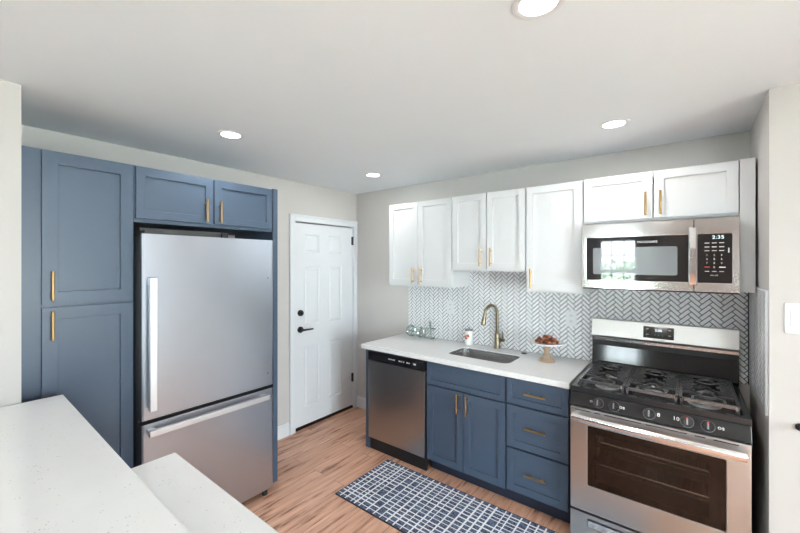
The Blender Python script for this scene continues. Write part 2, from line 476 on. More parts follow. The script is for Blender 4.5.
# ================================================================== CABINETS
def shaker(x0, x1, z0, z1, yb, fw=.068, th=.019):
    """door slab in local coords, front facing -y, back at y=yb"""
    b = BM(); fs = box(b, x0, x1, yb-th, yb, z0, z1)
    front = fs[2]
    bmesh.ops.recalc_face_normals(b, faces=b.faces[:])
    bmesh.ops.inset_individual(b, faces=[front], thickness=fw, depth=0)
    bmesh.ops.inset_individual(b, faces=[front], thickness=.0006, depth=-.011)
    return b
def pull(parent, x, z, y, vertical=True, L=.14, mat='brass'):
    b = BM(); h = L/2; o = .032
    if vertical:
        cyl(b, (x, y-o, z-h), (x, y-o, z+h), .0062, 14)
        for s in (-1, 1): cyl(b, (x, y, z+s*h*.68), (x, y-o, z+s*h*.68), .0048, 10)
    else:
        cyl(b, (x-h, y-o, z), (x+h, y-o, z), .0062, 14)
        for s in (-1, 1): cyl(b, (x+s*h*.68, y, z), (x+s*h*.68, y-o, z), .0048, 10)
    o_ = obj('handle', b, mat, parent, smooth=True); o_['label'] = 'brass bar pull'
def carcass(root, w, d, z0, z1, mat, fr=.02, shelf=True, solid=False):
    """box open at the front with a face frame; local: x 0..w, back at y=0, front at y=-d"""
    b = BM()
    box(b, 0, w, -d+.02, 0, z0, z1) if solid else None
    if not solid:
        t = .016
        box(b, 0, t, -d+.02, 0, z0, z1); box(b, w-t, w, -d+.02, 0, z0, z1); box(b, t, w-t, -d+.02, 0, z0, z0+t); box(b, t, w-t, -d+.02, 0, z1-t, z1); box(b, t, w-t, -t, 0, z0+t, z1-t)
    f = .036
    box(b, 0, f, -d, -d+.0195, z0, z1); box(b, w-f, w, -d, -d+.0195, z0, z1)
    box(b, f, w-f, -d, -d+.0195, z0, z0+f); box(b, f, w-f, -d, -d+.0195, z1-f, z1)
    return obj('carcass', b, mat, root)
GAPY = .0075
def wall_cab(label, x, w, z0, z1, doors, depth=.308, name='wall_cabinet'):
    t = thing(name, label, 'cabinet', (x, -GAPY, z0), 0, 'white wall cabinets')
    carcass(t, w, depth, 0, z1-z0, 'cabinet_white')
    for (a, c, px, pz) in doors:
        d = obj('door', shaker(a-x, c-x, .014, z1-z0-.005, -depth-.001), 'cabinet_white', t)
        pull(d, px-x, pz-z0, -depth-.02, L=.142)
    return t
# measured door faces at y = -0.336
wall_cab('tall two-door white wall cabinet at the left end, nearest the corner', .757, .676, 1.432, 2.192, [(.762, 1.087, 1.045, 1.527), (1.092, 1.428, 1.130, 1.527)])
wall_cab('shorter two-door white wall cabinet above the sink', 1.434, .612, 1.577, 2.195, [(1.440, 1.738, 1.697, 1.687), (1.744, 2.041, 1.782, 1.687)])
wall_cab('single-door white wall cabinet between the sink cabinet and the microwave', 2.048, .376, 1.432, 2.195, [(2.053, 2.419, 2.088, 1.529)])
wall_cab('low wide two-door white wall cabinet directly over the microwave', 2.428, .760, 1.898, 2.198, [(2.433, 2.805, 2.772, 2.0), (2.812, 3.184, 2.845, 2.0)])
b = BM(); box(b, 3.1895, 3.2495, -.336, -.0075, 1.484, 2.198); tag(obj('filler_panel', b, 'cabinet_white', bevel=.001), 'plain white filler panel between the microwave and the right wall', 'panel')

# base run
BF = -.603      # carcass front
def base_cab(name, label, x, w, fronts):
    t = thing(name, label, 'cabinet', (x, -.008, 0), 0)
    d = -BF-.008
    b = BM(); e = .016
    box(b, 0, e, -d+.02, 0, .10, .872); box(b, w-e, w, -d+.02, 0, .10, .872); box(b, e, w-e, -d+.02, 0, .10, .116); box(b, e, w-e, -.016, 0, .116, .872)
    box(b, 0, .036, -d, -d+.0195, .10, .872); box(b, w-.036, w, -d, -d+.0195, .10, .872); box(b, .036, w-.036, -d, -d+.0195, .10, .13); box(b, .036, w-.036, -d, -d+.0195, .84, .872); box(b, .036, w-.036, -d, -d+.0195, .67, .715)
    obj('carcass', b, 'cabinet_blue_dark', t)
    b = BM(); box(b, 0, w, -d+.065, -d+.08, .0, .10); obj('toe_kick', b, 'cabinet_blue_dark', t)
    for (nm_, a, c, z0, z1, px, pz, vert, fw) in fronts:
        dd = obj(nm_, shaker(a-x, c-x, z0, z1, -d-.001, fw), 'cabinet_blue', t, bevel=.0012)
        if px is not None: pull(dd, px-x, pz, -d-.02, vert, .142 if vert else .135)
    return t
base_cab('sink_base_cabinet', 'blue two-door base cabinet with a false drawer front under the sink', 1.369, .641,
    [('false_drawer_front', 1.374, 2.005, .700, .868, None, 0, True, .052),
     ('door', 1.374, 1.687, .108, .688, 1.650, .609, True, .072), ('door', 1.692, 2.005, .108, .688, 1.727, .609, True, .072)])
base_cab('drawer_base_cabinet', 'blue three-drawer base cabinet between the sink and the range', 2.012, .396,
    [('drawer', 2.017, 2.403, .703, .868, 2.21, .79, False, .056), ('drawer', 2.017, 2.403, .412, .690, 2.21, .565, False, .068),
     ('drawer', 2.017, 2.403, .118, .400, 2.21, .265, False, .068)])
b = BM(); box(b, .722, .760, -.612, -.016, 0, .873); box(b, .722, .767, -.620, -.612, 0, .873)
tag(obj('end_panel', b, 'cabinet_blue', bevel=.001), 'narrow blue end panel to the left of the dishwasher', 'panel')

# countertop with sink cutout
SX0, SX1, SY0, SY1 = 1.452, 1.962, -.462, -.165
b = BM(); hole = rrect(SX0, SX1, SY0, SY1, .06, 6)
ring_prism(b, [(.682, -.638), (2.412, -.638), (2.412, -.0065), (.682, -.0065)], hole, .876, .914)
tag(obj('countertop', b, 'quartz', bevel=.002), 'white speckled quartz countertop along the back wall with the sink cut into it', 'countertop')
# sink
sk = thing('kitchen_sink', 'undermount stainless steel kitchen sink in the back counter', 'sink', ((SX0+SX1)/2, (SY0+SY1)/2, .70))
b = BM(); loops = []
cx_, cy_ = (SX0+SX1)/2, (SY0+SY1)/2
for (m_, z, r) in ((-.0006, .9095, .0595), (-.0025, .9095, .058), (-.004, .86, .058), (-.008, .72, .055), (-.03, .70, .04), (-.12, .697, .03)):
    q = rrect(SX0-m_-cx_, SX1+m_-cx_, SY0-m_-cy_, SY1+m_-cy_, r, 6)
    loops.append([b.verts.new((x, y, z-.70)) for x, y in q])
for A, B in zip(loops, loops[1:]):
    for i in range(len(A)): b.faces.new((A[i], A[(i+1) % len(A)], B[(i+1) % len(A)], B[i]))
b.faces.new(loops[-1])
so = obj('basin', b, 'steel_sink', sk, smooth=True)
b = BM(); lathe(b, [(.04, -.004), (.042, 0), (.036, .001), (.02, -.001)], 24, (0, 0, 0)); obj('drain', b, 'chrome', sk, smooth=True)

# faucet
fx, fy = 1.703, -.036
fc = thing('faucet', 'antique brass gooseneck pull-down faucet standing behind the sink', 'faucet', (fx, fy, .914))
dx, dy = -.42, -.907
b = BM(); lathe(b, [(.027, 0), (.027, .006), (.023, .012), (.0215, .085), (.0215, .12), (.018, .128), (.014, .135)], 24)
pts = [(0, 0, .13), (0, 0, .24)]
R = .066; zc = .303
for i in range(13):
    a = PI*i/12*.97; pts.append((dx*R*(1-math.cos(a)), dy*R*(1-math.cos(a)), zc+R*math.sin(a)))
tube(b, pts, .0125, 14)
obj('spout', b, 'bronze', fc, smooth=True)
e = Vector(pts[-1]); dn = Vector((dx*.22, dy*.22, -1)).normalized()
b = BM(); tube(b, [e, e+dn*.02, e+dn*.05, e+dn*.095, e+dn*.105], [.0135, .015, .0165, .021, .018], 16)
sh = obj('spray_head', b, 'bronze', fc, smooth=True)
b = BM(); cp = e+dn*.055+Vector((-.3, -.9, 0)).normalized()*.0145
tube(b, [cp-dn*.02, cp+dn*.02], .006, 8); obj('spray_button', b, 'black_hardware', sh, smooth=True)
b = BM(); cyl(b, (.018, 0, .075), (.062, -.004, .075), .013, 16); tube(b, [(.05, -.004, .078), (.053, -.008, .12), (.050, -.014, .155)], [.006, .0055, .005], 10)
obj('lever', b, 'bronze', fc, smooth=True)
b = BM(); lathe(b, [(.022, 0), (.022, .003), (.018, .006), (.01, .006)], 24); tag(obj('hole_cover', b, 'bronze_dark', loc=(1.945, -.075, .914)), 'small dark bronze disc on the counter to the right of the faucet', 'hole cover')

# outlets
def plate_geo(w, h, n):
    b = BM(); prism(b, rrect(-w/2, w/2, -h/2, h/2, .006, 3), 0, .005, 0, lambda x, z, d: (x, -d, z)); return b
def outlet(label, x, z):
    t = tag(obj('electrical_outlet', plate_geo(.078, .122, 1), 'white_plastic', loc=(x, -.006, z), bevel=.0012), label, 'outlet')
    for s in (-1, 1):
        b = BM(); prism(b, rrect(-.017, .017, -.0145+s*.022, .0145+s*.022, .006, 3), .005, .0068, 0, lambda x_, z_, d: (x_, -d, z_)); r = obj('receptacle', b, 'white_plastic', t)
        b = BM()
        for q in (-.006, .006): box(b, q-.0015, q+.0015, -.0074, -.0069, s*.022-.004, s*.022+.007)
        obj('slots', b, 'dark_grey_side', r)
outlet('white double outlet on the tile to the left of the faucet, under the tall cabinet', 1.235, 1.228)
outlet('white double outlet on the tile to the right of the faucet, near the range', 2.278, 1.218)
sw = tag(obj('light_switch', plate_geo(.125, .135, 2), 'white_plastic', loc=(3.3705, -.6705, 1.396), bevel=.0012), 'white rocker switch plate on the wall right of the microwave', 'light switch')
for s in (-1, 1):
    b = BM(); box(b, s*.029-.0165, s*.029+.0165, -.0075, -.005, -.034, .034); obj('rocker', b, 'trim_white', sw, bevel=.001)
b = BM(); cyl(b, (0, 0, 0), (0, -.006, 0), .016, 16); tube(b, [(0, -.004, 0), (0, -.02, -.012), (0, -.035, -.012), (0, -.042, .004)], [.005]*4, 8)
tag(obj('wall_hook', b, 'black_hardware', loc=(3.356, -.6705, .922), smooth=True), 'small black hook low on the wall below the light switch', 'hook')

# ================================================================== DISHWASHER
dw = thing('dishwasher', 'stainless steel dishwasher with a black control strip at the left end of the counter', 'dishwasher', (.768, -.012, 0))
w = .594
b = BM(); box(b, .002, w-.002, -.575, -.0, .06, .868); obj('tub', b, 'black_matte', dw)
b = BM(); box(b, 0, w, -.625, -.577, .108, .786); dd = obj('door', b, 'steel_dishwasher', dw, bevel=.005)
b = BM(); box(b, 0, w, -.632, -.577, .789, .866); cpn = obj('control_panel', b, 'black_gloss', dw, bevel=.006)
b = BM(); text_mesh(b, 'FRIGIDAIRE', .014, (.27, -.6325, .832), (1, 0, 0), (0, 0, 1)); 
obj('lettering', b, 'white_print', cpn)
for i, x in enumerate((.345, .365, .39, .425, .445, .495)):
    b = BM(); k_ = .02 if i == 5 else .01; box(b, x, x+k_, -.6327, -.632, .829-k_*.15, .835+k_*.15); obj('button_mark', b, 'white_print', cpn)
b = BM(); box(b, .0, w, -.60, -.578, .0, .102); obj('toe_kick', b, 'black_matte', dw)

# ================================================================== REFRIGERATOR SIDE (rotz = +90deg: local x -> world y, local -y -> world +x)
def left_thing(name, label, cat, y, z=0, x=.0015, group=None): return thing(name, label, cat, (x, y, z), PI/2, group)
CF = .540
py0 = -2.802
pc = left_thing('pantry_cabinet', 'tall blue pantry cabinet with upper and lower doors left of the refrigerator', 'cabinet', py0)
wP = -2.345-py0
b = BM(); t_ = .018
box(b, 0, t_, -CF+.02, 0, 0, 2.192); box(b, wP-t_, wP, -CF+.02, 0, 0, 2.192); box(b, t_, wP-t_, -CF+.02, 0, 2.172, 2.192); box(b, t_, wP-t_, -CF+.02, 0, .10, .118); box(b, t_, wP-t_, -t_, 0, .118, 2.172)
box(b, 0, .082, -CF, -CF+.0195, 0, 2.192); box(b, wP-.03, wP, -CF, -CF+.0195, 0, 2.192)
for z0, z1 in ((.0, .13), (1.405, 1.45), (2.165, 2.192)): box(b, .082, wP-.03, -CF, -CF+.0195, z0, z1)
obj('carcass', b, 'cabinet_blue', pc)
dP0 = -2.725-py0; dP1 = -2.351-py0
for z0, z1, pz in ((1.440, 2.184, 1.530), (.115, 1.424, 1.338)):
    d = obj('door', shaker(dP0, dP1, z0, z1, -CF-.001, .084), 'cabinet_blue', pc, bevel=.0012)
    pull(d, -2.69-py0, pz, -CF-.02, L=.14)
oy0 = -2.3435
oc = left_thing('over_fridge_cabinet', 'low two-door blue cabinet over the refrigerator', 'cabinet', oy0, 1.872)
wO = -1.4605-oy0
carcass(oc, wO, CF, 0, .32, 'cabinet_blue')
for a, c, p in ((-2.338, -1.905, -1.957), (-1.897, -1.468, -1.867)):
    d = obj('door', shaker(a-oy0, c-oy0, .022, .312, -CF-.001), 'cabinet_blue', oc, bevel=.0012)
    pull(d, p-oy0, 1.975-1.872, -CF-.02, L=.14)
b = BM(); box(b, .0015, .558, -1.459, -1.420, 0, 2.195); tag(obj('fridge_end_panel', b, 'cabinet_blue', bevel=.001), 'tall blue end panel to the right of the refrigerator', 'panel')

fr = left_thing('refrigerator', 'stainless steel refrigerator with a bottom freezer drawer between blue cabinets', 'refrigerator', -2.344, 0, .03)
FX = .60-.03
wF = 2.344-1.525
b = BM(); box(b, .004, wF-.004, -FX, 0, .045, 1.785); obj('body', b, 'dark_grey_side', fr, bevel=.004)
b = BM(); box(b, .012, wF-.012, -FX-.012, -FX-.0005, .07, 1.78); obj('gasket', b, 'black_matte', fr)
def fdoor(z0, z1, name):
    b = BM(); y0, y1 = -FX-.062, -FX-.0125; r = .012
    prof = [(0, y1), (wF, y1), (wF, y0+r), (wF-r*.3, y0+r*.3), (wF-r, y0), (r, y0), (r*.3, y0+r*.3), (0, y0+r)]
    prism(b, prof, z0, z1)
    b.normal_update()
    for f in b.faces:
        c = f.calc_center_median()
        if c.x < .002 or c.x > wF-.002 or abs(f.normal.z) > .9: f.material_index = 1
    return obj(name, b, ['steel_vertical', 'dark_grey_side'], fr)
ud = fdoor(.778, 1.802, 'door')
ld = fdoor(.047, .755, 'freezer_drawer')
yh = -FX-.062
b = BM(); box(b, .024, .060, yh-.062, yh-.034, .838, 1.562)
for z in (.842, 1.52): box(b, .030, .054, yh-.036, yh, z, z+.038)
obj('handle', b, 'steel_satin', ud, bevel=.003)
b = BM(); box(b, .022, .752, yh-.062, yh-.036, .700, .733)
for x in (.026, .71): box(b, x, x+.038, yh-.038, yh, .705, .729)
obj('handle', b, 'steel_satin', ld, bevel=.003)
for z in (1.535, .865): b = BM(); cyl(b, (wF-.045, yh-.0015, z), (wF-.045, yh, z), .005, 12); obj('badge', b, 'mesh_grey', ud)
b = BM(); box(b, .02, .13, -FX-.05, -FX+.02, 1.803, 1.822); box(b, wF-.34, wF-.30, -FX+.0, -FX+.05, 1.786, 1.835); box(b, .02, wF-.3, -FX+.02, -FX+.2, 1.786, 1.84); obj('hinge_cover', b, 'dark_grey_side', fr)
for x in (.05, wF-.05):
    for y in (-FX-.03, -.08):
        b = BM(); cyl(b, (x, y, 0), (x, y, .055), .018, 14); obj('foot', b, 'black_matte', fr)

# ================================================================== MICROWAVE
MX0 = 2.431; mw = thing('microwave', 'stainless steel over-the-range microwave with a black glass door above the stove', 'microwave', (MX0, -.008, 1.482))
mwW = .753; mh = .404; yf = -.392
b = BM(); box(b, .004, mwW-.004, -.352, 0, .004, mh-.002); obj('body', b, 'dark_grey_side', mw)
DWd = .565     # door width
b = BM(); ring_prism(b, [(0, 0), (DWd, 0), (DWd, mh), (0, mh)], rrect(.026, .548, .052, .318, .006, 3), .353, -yf, lambda x, z, d: (x, -d, z))
md = obj('door', b, 'steel_polished', mw, bevel=.002)
b = BM(); box(b, .0265, .5475, yf+.002, yf+.012, .0525, .3175); gl = obj('door_glass', b, 'black_glass', md)
b = BM(); prism(b, rrect(.066, .494, .088, .255, .01, 3), -(yf+.002), -(yf+.0008), 0, lambda x, z, d: (x, -d, z)); obj('viewing_screen', b, 'mesh_grey', gl)
MATS['mesh_grey'].node_tree.nodes['Principled BSDF'].inputs['Coat Weight'].default_value = 1
MATS['mesh_grey'].node_tree.nodes['Principled BSDF'].inputs['Coat Roughness'].default_value = .03
b = BM(); text_mesh(b, 'FRIGIDAIRE', .018, (.352, yf+.0018, .284), (1, 0, 0), (0, 0, 1), wide=1.1); obj('lettering', b, 'white_print', md)
b = BM(); hx = .562
pts = [(hx, yf, .36), (hx, yf-.03, .352), (hx, yf-.042, .30), (hx, yf-.045, .2), (hx, yf-.042, .09), (hx, yf-.03, .042), (hx, yf, .034)]
# flat curved grip
prev = None
for (x, y, z) in pts:
    row = [b.verts.new((x-.019, y, z)), b.verts.new((x-.012, y-.008, z)), b.verts.new((x+.012, y-.008, z)), b.verts.new((x+.019, y, z)), b.verts.new((x+.012, y+.006, z)), b.verts.new((x-.012, y+.006, z))]
    if prev:
        for k in range(6): b.faces.new((prev[k], prev[(k+1) % 6], row[(k+1) % 6], row[k]))
    else: b.faces.new(row)
    prev = row
b.faces.new(prev[::-1])
obj('handle', b, 'chrome', md, smooth=True)
b = BM(); ring_prism(b, [(DWd+.003, 0), (mwW, 0), (mwW, mh), (DWd+.003, mh)], rrect(.582, .724, .050, .318, .006, 3), .353, -yf, lambda x, z, d: (x, -d, z))
mp_ = obj('control_panel', b, 'steel_polished', mw, bevel=.002)
b = BM(); box(b, .5825, .7235, yf+.001, yf+.012, .0505, .3175); kp = obj('keypad', b, 'black_glass', mp_)
b = BM(); yk = yf+.0008
text_mesh(b, '2:35', .026, (.668, yk, .298), (1, 0, 0), (0, 0, 1), wide=1.15); obj('clock_digits', b, 'display_glow', kp)
b = BM()
for r_, z in enumerate((.268, .247, .226)):
    for x in (.622, .652, .682): box(b, x-.010, x+.010, yk-.0004, yk, z-.0022-.001*(r_ % 2), z+.0022)
for r_, z in enumerate((.202, .180, .158)):
    for c_, x in enumerate((.622, .652, .682)): text_mesh(b, str(r_*3+c_+1), .014, (x, yk, z), (1, 0, 0), (0, 0, 1))
text_mesh(b, '0', .014, (.652, yk, .136), (1, 0, 0), (0, 0, 1)); box(b, .672, .698, yk-.0004, yk, .134, .139)
for x in (.622, .652, .682): box(b, x-.009, x+.009, yk-.0004, yk, .112, .115)
text_mesh(b, 'ON OFF', .009, (.652, yk, .092), (1, 0, 0), (0, 0, 1)); box(b, .708, .713, yk-.0004, yk, .215, .24)
obj('key_print', b, 'white_print', kp)
b = BM(); box(b, .612, .633, yk-.0004, yk, .134, .140); obj('stop_mark', b, 'red_print', kp)
b = BM(); box(b, 0.004, mwW-.004, -.388, -.02, -.007, .0035); obj('vent_base', b, 'black_matte', mw)

# ================================================================== RANGE
RX = 2.428; RW = .776
rg = thing('gas_range', 'stainless steel gas range with a black cooktop and five knobs', 'range', (RX, -.012, 0))
b = BM(); Y0 = -.64
t = .02
box(b, 0.002, t, Y0, -.03, .03, .905); box(b, RW-t, RW-.002, Y0, -.03, .03, .905); box(b, t, RW-t, -.05, -.03, .03, .905)
box(b, t, RW-t, Y0+.01, -.05, .03, .25); box(b, t, RW-t, Y0+.01, -.05, .80, .88)
obj('body', b, 'black_enamel', rg)
# cooktop pan with raised rim
b = BM()
ring_prism(b, [(0, -.668), (RW, -.668), (RW, -.05), (0, -.05)], rrect(.028, RW-.028, -.640, -.085, .03, 4), .885, .917)
box(b, .02, RW-.02, -.645, -.08, .8805, .898)
ct = obj('cooktop', b, 'black_enamel', rg, bevel=.004)
# control panel: sloped
b = BM()
prof = [(-.641, .883), (-.662, .884), (-.692, .812), (-.641, .808)]
A = [b.verts.new((.002, y, z)) for y, z in prof]; B = [b.verts.new((RW-.002, y, z)) for y, z in prof]
b.faces.new(A); b.faces.new(B[::-1])
for i in range(4): b.faces.new((A[i], B[i], B[(i+1) % 4], A[(i+1) % 4]))
cp = obj('control_panel', b, 'black_gloss', rg, bevel=.002)
nrm = Vector((0, -.072, .03)).normalized()
nrm = Vector((0, -(.884-.812), -(.692-.662)*-1)).normalized()
upv = Vector((0, .03, .072)).normalized()
for x, red in ((.148, 0), (.226, 0), (.385, 0), (.541, 1), (.620, 1)):
    c = Vector((x, -.6775, .847)); n_ = Vector((0, -.923, .385))
    b = BM(); cyl(b, c, c+n_*.008, .026, 24); cyl(b, c+n_*.008, c+n_*.03, .021, 24, .018)
    k = obj('knob', b, 'knob_black', rg, smooth=True)
    b = BM(); cyl(b, c-n_*.002, c+n_*.002, .0275, 24); obj('bezel', b, 'mesh_grey', k, smooth=True)
    b = BM(); a1 = c+n_*.03
    cyl(b, a1-upv*.016, a1+upv*.016, .0035, 8); obj('grip', b, 'mesh_grey', k, smooth=True)
    if red:
        b = BM(); cyl(b, a1+upv*.008+n_*.004, a1+upv*.018+n_*.004, .0035, 8); obj('pointer', b, 'red_print', k)
for s_, x in (('o', .112), ('os', .263), ('8', .425), ('10', .497), ('os', .668)):
    o_ = Vector((x, -.6775, .851))+Vector((0, -.923, .385))*.0006
    b = BM(); text_mesh(b, s_, .026, o_, (1, 0, 0), (0, .385, .923), wide=1.1); obj('burner_mark', b, 'white_print', cp)
# oven door with window
b = BM(); tfd = lambda x, z, d: (x, -d, z)
ring_prism(b, [(.004, .212), (RW-.004, .212), (RW-.004, .803), (.004, .803)], rrect(.094, .686, .365, .708, .006, 3), .645, .688, tfd)
od = obj('oven_door', b, 'steel_horizontal', rg, bevel=.003)
b = BM(); box(b, .0945, .6855, -.684, -.680, .3655, .7075); obj('window_glass', b, 'oven_glass', od)
b = BM(); ring_prism(b, rrect(.095, .685, .366, .707, .005, 3), rrect(.135, .625, .40, .665, .008, 3), .672, .679, tfd); obj('window_border', b, 'black_gloss', od)
b = BM()
for x0, x1 in ((.03, .11), (.13, .16), (.18, .35), (.37, .54), (.57, .61), (.64, .73)): box(b, x0, x1, -.6885, -.687, .788, .7925)
obj('vent_slots', b, 'gap_dark', od)
b = BM(); zz = .757
N_ = 17; prev = None
for i in range(N_):
    u = i/(N_-1); x = .022+(RW-.044)*u; bow = .042+.012*math.sin(PI*u)
    row = []
    for k in range(10):
        a = 2*PI*k/10; row.append(b.verts.new((x, -.688-bow+.013*math.cos(a), zz+.022*math.sin(a))))
    if prev:
        for k in range(10): b.faces.new((prev[k], prev[(k+1) % 10], row[(k+1) % 10], row[k]))
    else: b.faces.new(row)
    prev = row
b.faces.new(prev[::-1])
for x in (.03, RW-.05): box(b, x, x+.02, -.732, -.688, zz-.013, zz+.013)
obj('handle', b, 'steel_bright', od, smooth=True)
# oven cavity + racks
b = BM(); box(b, .06, .71, -.62, -.08, .29, .30); box(b, .06, .71, -.62, -.08, .76, .77); box(b, .05, .06, -.62, -.08, .29, .77); box(b, .71, .72, -.62, -.08, .29, .77); box(b, .06, .71, -.09, -.08, .30, .76)
obj('oven_cavity', b, 'oven_inside', rg)
for z in (.60, .47):
    b = BM(); tube(b, [(.07, -.615, z), (.70, -.615, z), (.70, -.12, z), (.07, -.12, z)], .005, 6, True)
    tube(b, [(.07, -.612, z-.025), (.70, -.612, z-.025)], .003, 6)
    for i in range(1, 22): xx = .07+.63*i/22; cyl(b, (xx, -.60, z), (xx, -.12, z), .0018, 5)
    obj('oven_rack', b, 'chrome', rg, smooth=True)
# drawer
b = BM(); ring_prism(b, [(.004, .035), (RW-.004, .035), (RW-.004, .200), (.004, .200)], rrect(.094, .686, .128, .176, .006, 3), .645, .686, tfd)
dr = obj('storage_drawer', b, 'steel_horizontal', rg, bevel=.003)
b = BM(); box(b, .0945, .6855, -.652, -.646, .1285, .1755); obj('grip_recess', b, 'dark_grey_side', dr)
b = BM(); box(b, .0945, .6855, -.684, -.653, .1285, .167); obj('grip_bar', b, 'steel_bright', dr, bevel=.003)
# backguard
b = BM(); prof = [(-.075, 1.118), (-.085, 1.13), (-.062, 1.245), (-.012, 1.245), (-.012, 1.118)]
def extr(b, prof, x0, x1):
    A = [b.verts.new((x0, y, z)) for y, z in prof]; B = [b.verts.new((x1, y, z)) for y, z in prof]; n = len(prof)
    b.faces.new(A); b.faces.new(B[::-1])
    for i in range(n): b.faces.new((A[i], B[i], B[(i+1) % n], A[(i+1) % n]))
extr(b, prof, .004, RW+.006)
bg_ = obj('backguard', b, 'steel_horizontal', rg, bevel=.003)
b = BM(); extr(b, [(-.052, .90), (-.062, .93), (-.042, 1.06), (-.012, 1.06), (-.012, .90)], .004, RW+.004); obj('backguard_base', b, 'black_gloss', rg, bevel=.003)
b = BM(); box(b, .006, RW+.002, -.070, -.012, 1.096, 1.117); obj('vent_lip', b, 'steel_bright', rg, bevel=.002)
b = BM(); box(b, .006, RW+.002, -.06, -.012, 1.061, 1.095); obj('vent_gap', b, 'black_matte', rg)
nb = Vector((0, -.981, .196)); ub = Vector((0, .196, .981))
def onbg(x, z, off=0):   # point on the sloping face
    t_ = (z-1.13)/.115; return Vector((x, -.085+.023*t_, z))+nb*off
b = BM(); pl_ = rrect(.312, .474, 1.147, 1.222, .004, 3)
A = [b.verts.new(onbg(x, z, .0002)) for x, z in pl_]; B = [b.verts.new(onbg(x, z, .003)) for x, z in pl_]
b.faces.new(A); b.faces.new(B[::-1])
for i in range(len(A)): b.faces.new((A[i], B[i], B[(i+1) % len(A)], A[(i+1) % len(A)]))
ds = obj('display', b, 'black_gloss', bg_)
b = BM(); text_mesh(b, '2:35', .02, onbg(.393, 1.198, .0035), (1, 0, 0), ub, wide=1.1); obj('clock_digits', b, 'display_glow', ds)
for x, z in ((.335, 1.205), (.335, 1.170), (.452, 1.205), (.452, 1.170), (.375, 1.168), (.395, 1.168), (.415, 1.168)):
    b = BM(); text_mesh(b, {.335: 'OFF', .452: 'ON'}.get(x, '+'), .009, onbg(x, z, .0035), (1, 0, 0), ub); obj('key_mark', b, 'white_print', ds)
b = BM(); text_mesh(b, 'FRIGIDAIRE', .012, onbg(.393, 1.1385, .0006), (1, 0, 0), ub); obj('lettering', b, 'dark_grey_side', bg_)
# burners
for x, y, r in ((.165, -.50, .042), (.165, -.225, .034), (.388, -.365, .046), (.611, -.50, .046), (.611, -.225, .034)):
    b = BM(); lathe(b, [(r*1.5, 0), (r*1.45, .004), (r*.9, .006), (r*.95, .014), (r*.6, .014)], 28, (x, y, .898)); bo = obj('burner', b, 'burner_alu', rg, smooth=True)
    b = BM(); lathe(b, [(r*.85, 0), (r*.85, .006), (r*.75, .010), (.005, .010)], 28, (x, y, .912)); obj('burner_cap', b, 'cast_iron', bo, smooth=True)
# grates
def bar(b, p, q, w=.0055, h=.006):
    p = Vector(p); q = Vector(q); d = (q-p).normalized(); s = Vector((-d.y, d.x, 0)).normalized()*w; u = Vector((0, 0, h))
    vs = [b.verts.new(c+sx*s+sz*u) for c in (p, q) for sx in (-1, 1) for sz in (-1, 1)]
    for f in ((0, 1, 3, 2), (4, 6, 7, 5), (0, 4, 5, 1), (2, 3, 7, 6), (0, 2, 6, 4), (1, 5, 7, 3)): b.faces.new([vs[i] for i in f])
for gi in range(3):
    x0 = .035+.2365*gi; x1 = x0+.233; ya, yb_ = -.628, -.100; z = .948; xc = (x0+x1)/2
    b = BM(); q = rrect(x0+.006, x1-.006, ya+.006, yb_-.006, .015, 3)
    for i in range(len(q)): bar(b, (*q[i-1], z-.004), (*q[i], z-.004), .0065, .008)
    for x in (x0+.01, x1-.01):
        for y in (ya+.01, yb_-.01, (ya+yb_)/2): bar(b, (x, y, .903), (x+.0001, y+.001, .944), .006, .003); box(b, x-.006, x+.006, y-.006, y+.006, .899, .945)
    cs = [-.50, -.225] if gi != 1 else [-.50, -.365, -.20]
    for cy2 in cs:
        rr = .042
        if gi == 1 and cy2 == -.365: continue
        P = [(xc+rr*math.cos(2*PI*k/14), cy2+rr*math.sin(2*PI*k/14), z) for k in range(14)]
        if cy2 < -.4:      # front: hexagonal bridge towards the front edge
            for a_, c_ in (((xc-.062, ya+.012), (xc-.062, ya+.06)), ((xc-.062, ya+.06), (xc-.038, ya+.085)), ((xc-.038, ya+.085), (xc+.038, ya+.085)), ((xc+.038, ya+.085), (xc+.062, ya+.06)), ((xc+.062, ya+.06), (xc+.062, ya+.012))):
                bar(b, (*a_, z), (*c_, z))
            for s in (-1, 1): bar(b, (xc+s*.038, ya+.085, z), (xc+s*.012, cy2+.03, z))
        else:
            tube(b, P, .0058, 6, True)
    for k, y in enumerate([ya+.128, ya+.18, ya+.225, ya+.27, ya+.315, ya+.36, ya+.405, ya+.45, ya+.492]):
        L = .065 if k % 2 == 0 else .05
        bar(b, (x0+.01, y, z), (x0+L+.01, y+.004, z), .0042, .006); bar(b, (x1-.01, y, z), (x1-L-.01, y+.004, z), .0042, .006)
    for s in (-1, 1): bar(b, (xc+s*.05, ya+.20, z), (xc-s*.012, ya+.29, z), .005)
    obj('grate', b, 'cast_iron', rg, bevel=.0015)
for x in (.05, RW-.07):
    for y in (-.60, -.08): b = BM(); cyl(b, (x, y, 0), (x, y, .032), .016, 12); obj('foot', b, 'black_matte', rg)

